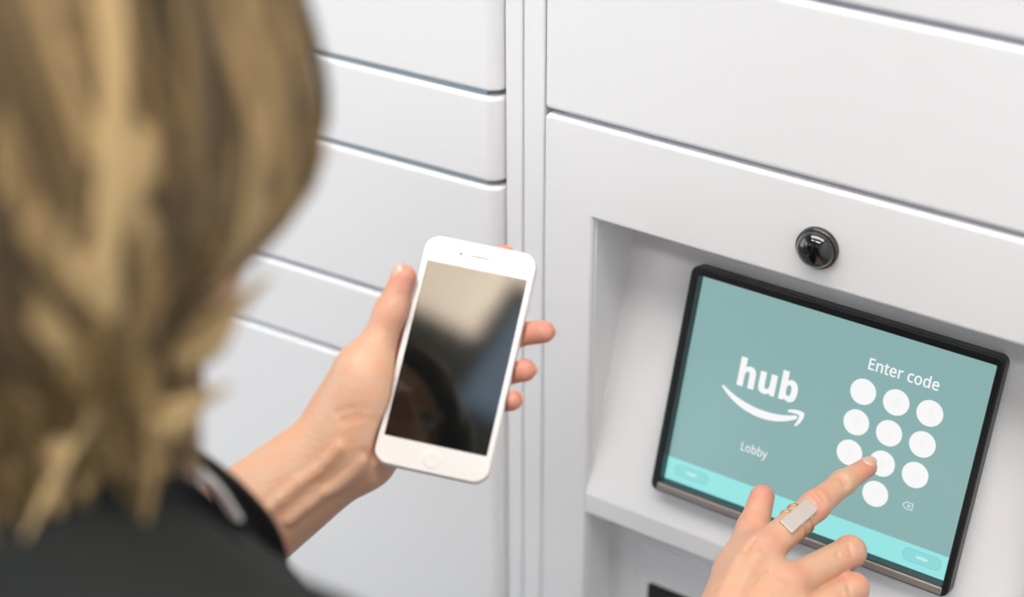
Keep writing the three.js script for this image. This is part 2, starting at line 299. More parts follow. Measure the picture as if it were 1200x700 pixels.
// ---------------------------------------------------------------- organic surfaces: distance fields meshed by surface nets
const cap = (a, b, ra, rb = ra) => { const dx = b.x - a.x, dy = b.y - a.y, dz = b.z - a.z, L = dx * dx + dy * dy + dz * dz || 1e-12, ax = a.x, ay = a.y, az = a.z; return (x, y, z) => { const px = x - ax, py = y - ay, pz = z - az, t = Math.min(1, Math.max(0, (px * dx + py * dy + pz * dz) / L)), ex = px - t * dx, ey = py - t * dy, ez = pz - t * dz; return Math.sqrt(ex * ex + ey * ey + ez * ez) - (ra + (rb - ra) * t); }; };
const ell = (c, rx, ry, rz, q) => { const m = q ? new THREE.Matrix4().makeRotationFromQuaternion(q).invert() : null, v = V(0, 0, 0), rm = Math.min(rx, ry, rz); return (x, y, z) => { v.set(x - c.x, y - c.y, z - c.z); if (m) v.applyMatrix4(m); const k0 = Math.hypot(v.x / rx, v.y / ry, v.z / rz), k1 = Math.hypot(v.x / rx / rx, v.y / ry / ry, v.z / rz / rz); return k1 < 1e-9 ? -rm : k0 * (k0 - 1) / k1; }; };
const smin = (a, b, k) => { const h = Math.max(k - Math.abs(a - b), 0) / k; return Math.min(a, b) - h * h * k * 0.25; };
const union = (k, ...f) => (x, y, z) => { let d = f[0](x, y, z); for (let i = 1; i < f.length; i++) d = smin(d, f[i](x, y, z), k); return d; };
const carve = (f, g, k) => (x, y, z) => -smin(-f(x, y, z), g(x, y, z), k);       // f minus g
const chain = (pts, rs, k = 0.003) => union(k, ...pts.slice(1).map((p, i) => cap(pts[i], p, rs[i], rs[i + 1])));
function mesher(f, lo, hi, h, paint) {
  const nx = Math.ceil((hi.x - lo.x) / h) + 1, ny = Math.ceil((hi.y - lo.y) / h) + 1, nz = Math.ceil((hi.z - lo.z) / h) + 1;
  const F = new Float32Array(nx * ny * nz).fill(1e3), B = 8, id = (i, j, k) => (k * ny + j) * nx + i, reach = h * B * 0.87 * 1.5 + h;
  for (let k0 = 0; k0 < nz; k0 += B) for (let j0 = 0; j0 < ny; j0 += B) for (let i0 = 0; i0 < nx; i0 += B) {
    const c = f(lo.x + (i0 + B / 2) * h, lo.y + (j0 + B / 2) * h, lo.z + (k0 + B / 2) * h), far = Math.abs(c) > reach;
    for (let k = k0; k < Math.min(nz, k0 + B); k++) for (let j = j0; j < Math.min(ny, j0 + B); j++) for (let i = i0; i < Math.min(nx, i0 + B); i++)
      F[id(i, j, k)] = far ? c : f(lo.x + i * h, lo.y + j * h, lo.z + k * h);
  }
  const at3 = new Map(), pos = [], idx = [];
  const E = [[0, 1], [0, 2], [0, 4], [1, 3], [1, 5], [2, 3], [2, 6], [3, 7], [4, 5], [4, 6], [5, 7], [6, 7]];
  const cell = (i, j, k) => {
    const key = id(i, j, k); if (at3.has(key)) return at3.get(key);
    let x = 0, y = 0, z = 0, n = 0; const v = [];
    for (let c = 0; c < 8; c++) v.push(F[id(i + (c & 1), j + (c >> 1 & 1), k + (c >> 2))]);
    for (const [a, b] of E) if ((v[a] < 0) !== (v[b] < 0)) { const t = v[a] / (v[a] - v[b]); x += (a & 1) + t * ((b & 1) - (a & 1)); y += (a >> 1 & 1) + t * ((b >> 1 & 1) - (a >> 1 & 1)); z += (a >> 2) + t * ((b >> 2) - (a >> 2)); n++; }
    pos.push(lo.x + (i + x / n) * h, lo.y + (j + y / n) * h, lo.z + (k + z / n) * h); at3.set(key, pos.length / 3 - 1); return pos.length / 3 - 1;
  };
  for (let k = 1; k < nz - 1; k++) for (let j = 1; j < ny - 1; j++) for (let i = 1; i < nx - 1; i++) {
    const a = F[id(i, j, k)] < 0;
    const q = (b, A, Bc, C, D) => { if (a === b) return; const [p0, p1, p2, p3] = [cell(...A), cell(...Bc), cell(...C), cell(...D)]; a ? idx.push(p0, p1, p2, p0, p2, p3) : idx.push(p0, p2, p1, p0, p3, p2); };
    q(F[id(i + 1, j, k)] < 0, [i, j - 1, k - 1], [i, j, k - 1], [i, j, k], [i, j - 1, k]);
    q(F[id(i, j + 1, k)] < 0, [i - 1, j, k - 1], [i - 1, j, k], [i, j, k], [i, j, k - 1]);
    q(F[id(i, j, k + 1)] < 0, [i - 1, j - 1, k], [i, j - 1, k], [i, j, k], [i - 1, j, k]);
  }
  const g = new THREE.BufferGeometry(), P = new Float32Array(pos), N = new Float32Array(P.length), C = new Float32Array(P.length), UV = new Float32Array(P.length / 3 * 2), e = h * 0.5, n = V(0, 0, 0);
  for (let i = 0; i < P.length; i += 3) {
    let x = P[i], y = P[i + 1], z = P[i + 2];
    for (let s = 0; s < 2; s++) { // settle on the surface
      const d = f(x, y, z); n.set(f(x + e, y, z) - f(x - e, y, z), f(x, y + e, z) - f(x, y - e, z), f(x, y, z + e) - f(x, y, z - e)).normalize();
      const m = clamp(d, -h * 0.4, h * 0.4); x -= n.x * m; y -= n.y * m; z -= n.z * m;
    }
    P[i] = x; P[i + 1] = y; P[i + 2] = z; N[i] = n.x; N[i + 1] = n.y; N[i + 2] = n.z;
    UV[i / 3 * 2] = x + 0.8 * z; UV[i / 3 * 2 + 1] = y + 0.3 * z;
    const c = paint ? paint(x, y, z) : [1, 1, 1]; C[i] = c[0]; C[i + 1] = c[1]; C[i + 2] = c[2];
  }
  g.setAttribute('position', new THREE.BufferAttribute(P, 3)); g.setAttribute('normal', new THREE.BufferAttribute(N, 3)); g.setAttribute('uv', new THREE.BufferAttribute(UV, 2)); g.setAttribute('color', new THREE.BufferAttribute(C, 3)); g.setIndex(idx);
  return g;
}
const bounds = (pts, r) => { const b = new THREE.Box3().setFromPoints(pts); b.expandByScalar(r); return [b.min, b.max]; };

// ---------------------------------------------------------------- the woman
const HEAD = V(0.084, 1.594, 0.479), BASE = V(0.088, 0, 0.5);
const person = thing('person', 'woman with wavy blonde bob in black jacket, tapping the screen, phone in other hand', 'person');
person.position.copy(BASE);
const worn = (name, g, m, label, parent = person) => part(name, g.translate(-BASE.x, 0, -BASE.z), m, parent, label);
const ph = (u, v, w) => PC.clone().addScaledVector(PX, u).addScaledVector(PY, v).addScaledVector(PZ, w);   // a place by the phone
// depth of the phone's front along the lens axis under a photograph point
const phoneDepth = (px, py) => { const d = at(px, py, 1).sub(EYE); return PC.clone().sub(EYE).dot(PZ) / d.dot(PZ); };
const onPhone = (px, py, behind) => at(px, py, phoneDepth(px, py) + behind);

// --- left hand under the phone
const WL = at(404, 523, 0.992), EL = WL.clone().add(V(-0.14, -0.15, 0.14));
const thumbL = [at(424, 500, 0.99), at(432, 428, 0.985), at(459, 366, 0.986), at(473, 325, 0.985)];
const fingersL = [
  { p: [onPhone(476, 384, 0.034), onPhone(532, 345, 0.026), onPhone(567, 318, 0.019), onPhone(590, 299, 0.013)], r: [0.0098, 0.0084, 0.0072, 0.0062] },
  { p: [onPhone(470, 418, 0.036), onPhone(552, 402, 0.026), onPhone(602, 392, 0.014), onPhone(637, 389, 0.004)], r: [0.0100, 0.0086, 0.0075, 0.0066] },
  { p: [onPhone(464, 455, 0.036), onPhone(538, 446, 0.026), onPhone(586, 438, 0.014), onPhone(615, 434, 0.004)], r: [0.0098, 0.0084, 0.0074, 0.0066] },
  { p: [onPhone(460, 490, 0.034), onPhone(524, 484, 0.024), onPhone(570, 475, 0.013), onPhone(600, 469, 0.004)], r: [0.0092, 0.0078, 0.0068, 0.0061] },
];
const axisL = EL.clone().sub(WL).normalize();
const sideL = RIGHT.clone().multiplyScalar(0.62).addScaledVector(DOWN, 0.78);     // across the forearm, towards its lower edge
const offL = (p, s, t = 0) => p.clone().addScaledVector(sideL, s).addScaledVector(FWD, t);
const wristHandL = WL.clone();
const palmL = union(0.014,
  ...fingersL.map(({ p }, i) => cap(offL(wristHandL, -0.012 + 0.008 * i, 0.006).lerp(p[0], 0.15), p[0], 0.0145, 0.0118)),
  cap(at(418, 512, 0.992), at(432, 440, 0.988), 0.018, 0.0135),
  ell(at(424, 478, 0.989), 0.019, 0.026, 0.017));
const forearmL = union(0.012, cap(offL(WL, -0.0085), offL(EL, -0.012), 0.0185, 0.031), cap(offL(WL, 0.0085), offL(EL, 0.012), 0.0175, 0.031), cap(offL(WL, 0), EL, 0.021, 0.036));
const vein = (pts, r) => union(0.002, ...pts.slice(1).map((p, i) => cap(pts[i], p, r)));
// veins and tendons: points on the photograph, dropped on to the skin by marching
const drop = (f, px, py, d0, lift) => { let d = d0; const dir = at(px, py, 1).sub(EYE); for (let i = 0; i < 60; i++) { const p = EYE.clone().addScaledVector(dir, d), s = f(p.x, p.y, p.z); if (s < 0.0002) break; d += s * 0.7; } return EYE.clone().addScaledVector(dir, d + lift); };
const baseL = union(0.016, forearmL, palmL, chain(thumbL, [0.0165, 0.0120, 0.0092, 0.0076], 0.006));
const veinsL = [
  [[312, 600], [330, 585], [352, 566], [372, 552], [385, 540], [398, 525]],
  [[340, 610], [362, 592], [380, 578], [392, 573], [404, 562], [420, 548]],
  [[385, 575], [398, 568], [412, 556], [424, 540]],
].map((l) => vein(l.map(([x, y]) => drop(baseL, x, y, 0.9, 0.0012)), 0.0019));
const creaseL = [
  [[397, 484], [412, 478], [428, 479]], [[402, 494], [420, 489], [438, 492]], [[428, 530], [436, 545], [441, 558]],
].map((l) => vein(l.map(([x, y]) => drop(baseL, x, y, 0.9, 0.0005)), 0.0013));
let skinL = union(0.008, baseL, ...fingersL.map(({ p, r }) => chain(p, r, 0.004)));
skinL = ((f) => (x, y, z) => { let d = f(x, y, z); for (const v of veinsL) d = smin(d, v(x, y, z), 0.005); for (const c of creaseL) { const q = (c(x, y, z) + 0.0013) / 0.0026; d += 0.0007 * Math.exp(-q * q); } return d; })(union(0.0012, ...[union(0.012, palmL, baseL)], ...fingersL.map(({ p, r }) => chain(p, r, 0.004))));

// flesh gives way to the phone
const phoneBox = (() => { const hx = 0.03365, hy = 0.0692, hz = 0.00365, r = 0.003; return (x, y, z) => { const dx = x - PC.x, dy = y - PC.y, dz = z - PC.z, qx = Math.abs(dx * PX.x + dy * PX.y + dz * PX.z) - hx + r, qy = Math.abs(dx * PY.x + dy * PY.y + dz * PY.z) - hy + r, qz = Math.abs(dx * PZ.x + dy * PZ.y + dz * PZ.z + 0.00365) - hz + r; return Math.hypot(Math.max(qx, 0), Math.max(qy, 0), Math.max(qz, 0)) + Math.min(0, Math.max(qx, qy, qz)) - r; }; })();
const freeL = skinL; skinL = (x, y, z) => -smin(-freeL(x, y, z), phoneBox(x, y, z) - 0.0011, 0.003);

// --- right hand at the screen
const WR = at(838, 806, 0.965), ER = V(0.315, 1.085, 0.43);
const indexR = { p: [at(892, 648, 1.026), at(955, 593, 1.052), at(988, 566, 1.068), at(1016, 548, 1.0775)], r: [0.0108, 0.0091, 0.0077, 0.0064] };
const fingersR = [indexR,
  { p: [at(922, 686, 1.012), at(996, 647, 1.042), at(984, 664, 1.068), at(958, 668, 1.072)], r: [0.0108, 0.0094, 0.0080, 0.0068] },
  { p: [at(934, 730, 0.998), at(1000, 690, 1.028), at(990, 706, 1.054), at(962, 706, 1.058)], r: [0.0104, 0.0090, 0.0078, 0.0066] },
  { p: [at(934, 778, 0.988), at(988, 742, 1.014), at(980, 752, 1.036), at(956, 750, 1.04)], r: [0.0094, 0.0078, 0.0068, 0.0058] },
];
const thumbR = [at(846, 742, 1.0), at(860, 672, 1.034), at(882, 622, 1.052), at(893, 583, 1.064)];
const sideR = RIGHT.clone().multiplyScalar(0.9).addScaledVector(DOWN, 0.43);
const offR = (p, s) => p.clone().addScaledVector(sideR, s);
const palmR = union(0.013, ...fingersR.map(({ p }, i) => cap(offR(WR, -0.014 + 0.010 * i).lerp(p[0], 0.12), p[0], 0.0140, 0.0108)), cap(at(848, 742, 1.0), at(880, 668, 1.03), 0.013, 0.0095));
const forearmR = union(0.012, cap(offR(WR, -0.009), offR(ER, -0.012), 0.0185, 0.032), cap(offR(WR, 0.009), offR(ER, 0.012), 0.0185, 0.032));
const baseR = union(0.014, forearmR, palmR, chain(thumbR, [0.0140, 0.0106, 0.0083, 0.0064], 0.005));
const tendR = [
  [[888, 652], [876, 672], [864, 698], [856, 730]], [[914, 688], [900, 700], [882, 722]], [[926, 726], [905, 735], [886, 752]], [[866, 655], [850, 690], [842, 720]],
].map((l) => vein(l.map(([x, y]) => drop(baseR, x, y, 0.88, 0)), 0.001));
const onIndex = chain(indexR.p, indexR.r), onMiddle = chain(fingersR[1].p, fingersR[1].r), onRing = chain(fingersR[2].p, fingersR[2].r), onThumb = chain(thumbR, [0.0140, 0.0106, 0.0083, 0.0064]);
const knuckR = [
  [onIndex, [[948, 585], [957, 598]]], [onIndex, [[953, 580], [963, 593]]], [onIndex, [[958, 577], [967, 589]]], [onIndex, [[984, 559], [991, 570]]], [onIndex, [[988, 557], [994, 567]]],
  [onMiddle, [[975, 632], [982, 650]]], [onMiddle, [[983, 630], [990, 648]]], [onMiddle, [[990, 630], [998, 650]]], [onRing, [[980, 678], [986, 696]]], [onRing, [[990, 676], [996, 694]]],
  [onThumb, [[874, 612], [888, 618]]], [onThumb, [[872, 620], [886, 625]]], [baseR, [[886, 634], [876, 646], [868, 662]]], [baseR, [[902, 672], [892, 678], [884, 688]]], [baseR, [[858, 690], [872, 686], [884, 676]]],
].map(([f, l]) => vein(l.map(([x, y]) => drop(f, x, y, 0.9, -0.0002)), 0.0010));
const fR = fingersR.map(({ p, r }) => chain(p, r, 0.004));
let skinR = ((f) => (x, y, z) => { let d = f(x, y, z); for (const v of tendR) { const q = (v(x, y, z) + 0.001) / 0.0034; d -= 0.0026 * Math.exp(-q * q); } for (const c of knuckR) { const q = (c(x, y, z) + 0.001) / 0.0018; d += 0.0011 * Math.exp(-q * q); } return d; })(
  (x, y, z) => { const b = baseR(x, y, z); let d = 1e9; for (const q of fR) d = smin(d, smin(b, q(x, y, z), 0.007), 0.003); return d; });

// --- head, neck and body under the clothes
const O = (x, y, z) => HEAD.clone().add(V(x, y, z));
const CHEST = V(0.088, 1.25, 0.51), SR = V(0.230, 1.392, 0.528), SL = V(-0.044, 1.390, 0.530);
const nape = V(0.088, 1.425, 0.515);
const headF = union(0.02, ell(O(0, 0.030, 0.012), 0.072, 0.080, 0.090), ell(O(0, -0.045, -0.028), 0.056, 0.075, 0.062), ell(O(0, -0.095, -0.062), 0.026, 0.022, 0.022));
const features = [cap(O(0, 0.004, -0.084), O(0, -0.035, -0.100), 0.006, 0.0085), ell(O(0.010, -0.038, -0.091), 0.007, 0.006, 0.008), ell(O(-0.010, -0.038, -0.091), 0.007, 0.006, 0.008), cap(O(-0.018, -0.066, -0.089), O(0.018, -0.066, -0.089), 0.0045), cap(O(-0.014, -0.075, -0.087), O(0.014, -0.075, -0.087), 0.0055), ell(O(0.074, -0.012, 0.01), 0.009, 0.03, 0.018), ell(O(-0.074, -0.012, 0.01), 0.009, 0.03, 0.018), cap(O(-0.043, 0.017, -0.066), O(-0.018, 0.018, -0.078), 0.0055), cap(O(0.018, 0.018, -0.078), O(0.043, 0.017, -0.066), 0.0055)];
const sockets = [ell(O(0.031, 0, -0.094), 0.016, 0.009, 0.012), ell(O(-0.031, 0, -0.094), 0.016, 0.009, 0.012)];
const headS = ((x, y, z) => { let d = headF(x, y, z); for (const q of features) d = smin(d, q(x, y, z), 0.008); for (const q of sockets) d = -smin(-d, q(x, y, z), 0.008); return d; });
const neckF = cap(O(0, -0.07, 0.02), V(0.088, 1.40, 0.505), 0.052, 0.058);
const torso = (g) => union(0.04, ell(V(0.080, 1.315, 0.490), 0.10 + g, 0.075 + g, 0.068 + g), ell(CHEST, 0.150 + g, 0.17 + g, 0.098 + g), ell(V(0.088, 1.07, 0.515), 0.124 + g, 0.13 + g, 0.088 + g), ell(V(0.088, 0.92, 0.52), 0.160 + g, 0.13 + g, 0.112 + g),
  cap(V(0.088, 1.438, 0.532), SR, 0.037 + g, 0.039 + g), cap(V(0.088, 1.438, 0.532), SL, 0.037 + g, 0.039 + g), ell(V(0.158, 1.245, 0.435), 0.06 + g, 0.06 + g, 0.05 + g), ell(V(0.018, 1.245, 0.435), 0.06 + g, 0.06 + g, 0.05 + g));
const armF = (S, E, ra, rb) => cap(S, E, ra, rb);
const elbowTo = (E, W, t) => E.clone().lerp(W, t);
const bodyF = union(0.03, headS, neckF, torso(-0.016), armF(SR, ER, 0.044, 0.034), armF(SL, EL, 0.044, 0.034), cap(ER, elbowTo(ER, WR, 0.5), 0.034, 0.026), cap(EL, elbowTo(EL, WL, 0.45), 0.034, 0.026),
  ...[-1, 1].flatMap((s) => [cap(V(0.088 + s * 0.08, 0.9, 0.52), V(0.088 + s * 0.085, 0.48, 0.505), 0.078, 0.05), cap(V(0.088 + s * 0.085, 0.48, 0.505), V(0.088 + s * 0.085, 0.09, 0.53), 0.05, 0.032), cap(V(0.088 + s * 0.085, 0.06, 0.52), V(0.088 + s * 0.1, 0.045, 0.40), 0.03, 0.026)]));
// skin tone: warm base, redder at finger ends and knuckles, a soft mottle
const tips = [...fingersL.map((q) => q.p[3]), thumbL[3], ...fingersR.map((q) => q.p[3]), thumbR[3]], knucks = [...fingersR.flatMap((q) => [q.p[0], q.p[1]]), thumbR[2], thumbL[2]];
const mot = (x, y, z) => 0.5 + 0.25 * Math.sin(x * 211 + 3 * Math.sin(y * 97)) * Math.sin(y * 173 + 2 * Math.sin(z * 131)) + 0.25 * Math.sin(z * 307 + x * 83) * Math.sin(y * 260 - x * 120);
const lips = O(0, -0.07, -0.092);
function skinTone(x, y, z) {
  let r = 0; for (const t of tips) r = Math.max(r, 1 - sstep(Math.hypot(x - t.x, y - t.y, z - t.z), 0.004, 0.02));
  for (const t of knucks) r = Math.max(r, 0.5 * (1 - sstep(Math.hypot(x - t.x, y - t.y, z - t.z), 0.007, 0.02)));
  if (Math.abs(x - lips.x) < 0.02 && Math.abs(y - lips.y) < 0.009 && z < lips.z) r = 1;
  const m = mot(x, y, z) - 0.5;
  return [0.645 + 0.05 * m, 0.365 - 0.10 * r - 0.04 * m, 0.238 - 0.05 * r - 0.05 * m];
}
const parts = [];
{ const [lo, hi] = bounds([HEAD, V(-0.3, 0, 0.3), V(0.45, 1.7, 0.6), EL, ER], 0.09); lo.y = 0.005; parts.push(mesher(bodyF, lo, hi, 0.012, skinTone)); }
{ const [lo, hi] = bounds([HEAD], 0.14); lo.y = HEAD.y - 0.13; const g = mesher(union(0.02, headS, neckF), lo, hi, 0.004, skinTone); parts.push(g); }
{ const [lo, hi] = bounds([...fingersL.flatMap((q) => q.p), ...thumbL, WL, elbowTo(EL, WL, 0.3)], 0.032); parts.push(mesher(skinL, lo, hi, 0.0022, skinTone)); }
{ const [lo, hi] = bounds([...fingersR.flatMap((q) => q.p), ...thumbR, WR, elbowTo(ER, WR, 0.4)], 0.03); parts.push(mesher(skinR, lo, hi, 0.0016, skinTone)); }
worn('body', mergeGeometries(parts), M.skin);

// nails: thin curved shells on the finger ends
function nail(tip, dip, dorsal, r, w, len, label) {
  const ax = tip.clone().sub(dip).normalize(), up = dorsal.clone().addScaledVector(ax, -dorsal.dot(ax)).normalize(), sd = ax.clone().cross(up);
  const g = new THREE.SphereGeometry(1, 20, 12); g.scale(w, len, 0.0022);
  const p = g.attributes.position; for (let i = 0; i < p.count; i++) p.setZ(i, p.getZ(i) - (p.getX(i) ** 2) / (2.2 * r) - (p.getY(i) ** 2) / (5 * r));
  g.computeVertexNormals(); g.applyMatrix4(new THREE.Matrix4().makeBasis(sd.clone(), ax, up).setPosition(tip.clone().addScaledVector(up, r - 0.0012).addScaledVector(ax, 0.0005)));
  worn('fingernail', g, M.nail, label);
}
const toEye = FWD.clone().negate(), toLeft = RIGHT.clone().negate(), toTop = DOWN.clone().negate();
nail(thumbL[3], thumbL[2], toLeft.clone().addScaledVector(toEye, 0.55), 0.0070, 0.0052, 0.0068);
nail(indexR.p[3], indexR.p[2], toEye.clone().addScaledVector(toTop, 0.75).addScaledVector(toLeft, 0.4), 0.0064, 0.0048, 0.0062);
nail(thumbR[3], thumbR[2], toLeft.clone().addScaledVector(toEye, 0.35), 0.0064, 0.0048, 0.0066);
for (const q of fingersL) nail(q.p[3], q.p[2], FWD.clone().addScaledVector(DOWN, 0.1), q.r[3], 0.0042, 0.0054);

// ring: a flat bar along the forefinger on two slim hoops
{
  const ring = sub('ring', person, 'silver bar ring on the forefinger');
  const a = indexR.p[0], b = indexR.p[1], ax = b.clone().sub(a).normalize(), c = a.clone().lerp(b, 0.60);
  const up0 = toEye.clone().addScaledVector(toTop, 0.28).addScaledVector(toLeft, 0.22), up = up0.addScaledVector(ax, -up0.dot(ax)).normalize(), sd = ax.clone().cross(up).normalize();
  const m = new THREE.Matrix4().makeBasis(sd, ax, up), R = 0.0098;
  const bar = new RoundedBoxGeometry(0.0104, 0.0258, 0.0022, 3, 0.0007);
  bar.applyMatrix4(m.clone().setPosition(c.clone().addScaledVector(up, R + 0.0008))); worn('ring_plate', bar, M.silver, null, ring);
  for (const s of [-1, 1]) worn('ring_hoop', new THREE.TorusGeometry(R, 0.0009, 10, 48).rotateX(Math.PI / 2).applyMatrix4(m.clone().setPosition(c.clone().addScaledVector(ax, s * 0.0035 + 0.003))), M.gold, null, ring);
}
for (const s of [-1, 1]) { const e = sub('eye', person); worn('eyeball', new THREE.SphereGeometry(0.0115, 20, 14).translate(HEAD.x + s * 0.031, HEAD.y, HEAD.z - 0.0655), M.eye, null, e); worn('iris', new THREE.SphereGeometry(0.0056, 16, 10).scale(1, 1, 0.4).translate(HEAD.x + s * 0.031, HEAD.y - 0.003, HEAD.z - 0.0757), M.iris, null, e); }

// clothes
const wedge = (top, y0, w) => (x, y, z) => Math.max(Math.abs(x - 0.088) - w * clamp((y - y0) / (top - y0), -0.2, 2.2), z - 0.505, y0 - y);     // a V below the throat
const neckHole = cap(V(0.086, 1.42, 0.503), V(0.086, 1.70, 0.49), 0.056, 0.09);
const sleeves = (g) => [cap(SR, ER, 0.053 + g, 0.050 + g), cap(SL, EL, 0.053 + g, 0.050 + g), cap(ER, elbowTo(ER, WR, 0.36), 0.049 + g, 0.044 + g), cap(EL, elbowTo(EL, WL, 0.36), 0.049 + g, 0.044 + g)];
const jacketF = carve(carve(union(0.022, torso(0.010), ...sleeves(0)), neckHole, 0.006), wedge(1.42, 1.16, 0.05), 0.006);
{ const [lo, hi] = bounds([SR, SL, EL, ER, V(0.088, 1.5, 0.5)], 0.1); lo.y = 0.8; lo.z = 0.25; const cut = (f, y) => (x, yy, z) => Math.max(f(x, yy, z), y - yy); worn('jacket', mesher(cut(jacketF, 0.83), lo, hi, 0.008), M.jacket); }
{ const f = carve(carve(torso(-0.002), cap(V(0.088, 1.42, 0.50), V(0.088, 1.7, 0.48), 0.06, 0.09), 0.004), wedge(1.42, 1.30, 0.035), 0.004); worn('shirt', mesher((x, y, z) => Math.max(f(x, y, z), 0.95 - y), V(-0.12, 0.93, 0.36), V(0.3, 1.5, 0.65), 0.008), M.shirt, 'white shirt with open neck'); }
{ const f = union(0.05, ell(V(0.088, 0.93, 0.52), 0.165, 0.12, 0.118), ...[-1, 1].flatMap((s) => [cap(V(0.088 + s * 0.082, 0.9, 0.52), V(0.088 + s * 0.088, 0.48, 0.51), 0.088, 0.066), cap(V(0.088 + s * 0.088, 0.48, 0.51), V(0.088 + s * 0.088, 0.08, 0.53), 0.066, 0.058)])); worn('trousers', mesher((x, y, z) => Math.max(f(x, y, z), 0.06 - y, y - 0.99), V(-0.15, 0.03, 0.36), V(0.33, 1.02, 0.68), 0.013), M.trousers); }
for (const s of [-1, 1]) { const f = union(0.02, cap(V(0.088 + s * 0.086, 0.045, 0.54), V(0.088 + s * 0.1, 0.035, 0.38), 0.043, 0.036)); worn('shoe', mesher((x, y, z) => Math.max(f(x, y, z), 0.001 - y), V(0.088 + s * 0.09 - 0.07, -0.02, 0.31), V(0.088 + s * 0.09 + 0.07, 0.11, 0.62), 0.008), M.shoe); }
// a ribbon of cloth: points, the way it stands, its width, thickness
function ribbon(pts, ups, ws, th, n = 60) {
  const c = new THREE.CatmullRomCurve3(pts), u = new THREE.CatmullRomCurve3(ups), P = [], I = [], m = 6;
  for (let i = 0; i <= n; i++) {
    const t = i / n, p = c.getPoint(t), tg = c.getTangent(t), up = u.getPoint(t).normalize(), f = t * (ws.length - 1), k = Math.min(ws.length - 2, Math.floor(f)), w = lerp(ws[k], ws[k + 1], f - k), nr = tg.clone().cross(up).normalize();
    for (let j = 0; j < m * 2; j++) { const a = j / (m * 2) * Math.PI * 2, q = p.clone().addScaledVector(up, w / 2 * Math.cos(a) + w / 2).addScaledVector(nr, th / 2 * Math.sin(a)); P.push(q.x, q.y, q.z); }
  }
  const r = m * 2; for (let i = 0; i < n; i++) for (let j = 0; j < r; j++) { const a = i * r + j, b = i * r + (j + 1) % r; I.push(a, b, a + r, b, b + r, a + r); }
  const g = new THREE.BufferGeometry(); g.setAttribute('position', new THREE.Float32BufferAttribute(P, 3)); g.setIndex(I); g.computeVertexNormals(); return metric(g);
}
{ // standing collar round the back of the neck, running on down both fronts as lapels
  const c = [], u = [], w = [];
  const left = [[V(0.088, 1.14, 0.398), V(-0.8, 0, -0.3), 0.012], [V(0.082, 1.25, 0.372), V(-0.9, 0.1, -0.2), 0.045], [V(0.089, 1.33, 0.378), V(-0.9, 0.2, -0.1), 0.055], [V(0.07, 1.378, 0.402), V(-0.8, 0.3, 0.1), 0.05], [V(0.036, 1.425, 0.455), V(-0.5, 0.8, 0), 0.034]];
  const right = [[V(0.128, 1.415, 0.464), V(0.8, -0.2, 0.1), 0.03], [V(0.116, 1.362, 0.424), V(0.9, -0.3, 0.15), 0.04], [V(0.106, 1.30, 0.402), V(0.95, -0.1, 0.1), 0.045], [V(0.09, 1.14, 0.402), V(0.8, 0, -0.1), 0.012]];
  const back = []; for (let i = 0; i <= 6; i++) { const a = 5 * rad + i / 6 * 170 * rad; back.push([V(0.086 - 0.060 * Math.cos(a), 1.443 + 0.012 * Math.sin(a), 0.503 + 0.058 * Math.sin(a)), V(-0.12 * Math.cos(a), 1, 0.12 * Math.sin(a)), 0.03]); }
  for (const [p, q, r] of [...left, ...back, ...right]) { c.push(p); u.push(q); w.push(r); }
  worn('jacket_collar', ribbon(c, u, w, 0.009, 120), M.jacket);
}

{ // the shirt's own small collar, open at the throat
  const c = [[188, 524, 0.752], [236, 553, 0.757], [266, 594, 0.765]].map((q) => at(...q)), u = c.map(() => V(0.9, -0.1, 0.25));
  const b = []; for (let i = 0; i <= 5; i++) { const a = 5 * rad + i / 5 * 160 * rad; b.push(V(0.086 - 0.055 * Math.cos(a), 1.436 + 0.012 * Math.sin(a), 0.503 + 0.054 * Math.sin(a))); }
  const p = [...c.reverse(), ...b, V(0.125, 1.40, 0.452)], q = [...u, ...b.map(() => V(0, 1, 0)), V(-0.9, 0.1, 0.2)];
  worn('shirt_collar', ribbon(p, q, [0.012, 0.014, 0.018, 0.022, 0.022, 0.022, 0.018], 0.004, 90), M.shirt);
}

// hair: a bob. radius of the hair round the head by bearing (0 = back, + = her right) and height over the head's middle
function hairRadius(phi, y) {
  const top = 0.135, dir = Math.abs(phi) / Math.PI;         // 0 back, 1 front
  const rx = 0.086, rz = 0.101, base = 1 / Math.hypot(Math.sin(phi) / rx, Math.cos(phi) / rz);
  let k = y > -0.01 ? Math.sqrt(Math.max(0, 1 - ((y + 0.01) / (top + 0.01)) ** 2)) : 1;
  const turn = 1 - sstep(-y, lerp(0.03, 0.026, sstep(dir, 0.2, 0.6)), lerp(0.14, 0.094, sstep(dir, 0.2, 0.55))) * lerp(0.36, 0.60, sstep(dir, 0.15, 0.55));
  const nr = lerp(0.0615, 0.040, sstep(dir, 0.40, 0.64)), neck = 0.02 * Math.cos(phi) + Math.sqrt(nr ** 2 - (0.02 * Math.sin(phi)) ** 2);
  return Math.max(base * (k ** 0.9) * turn, y < -0.04 ? neck : 0);
}
const hairCol = (t) => { const c = [[0.042, 0.026, 0.010], [0.145, 0.088, 0.031], [0.315, 0.198, 0.078], [0.58, 0.405, 0.19]]; const f = clamp(t, 0, 0.999) * 3, i = Math.floor(f); return c[i].map((v, k) => lerp(v, c[i + 1][k], f - i)); };
const hp = (phi, y, lift) => { const r = hairRadius(phi, y) + lift; return V(HEAD.x + Math.sin(phi) * r, HEAD.y + y, HEAD.z + Math.cos(phi) * r); };
const FACE = 0.74 * Math.PI;                                 // hair frames the face from here on
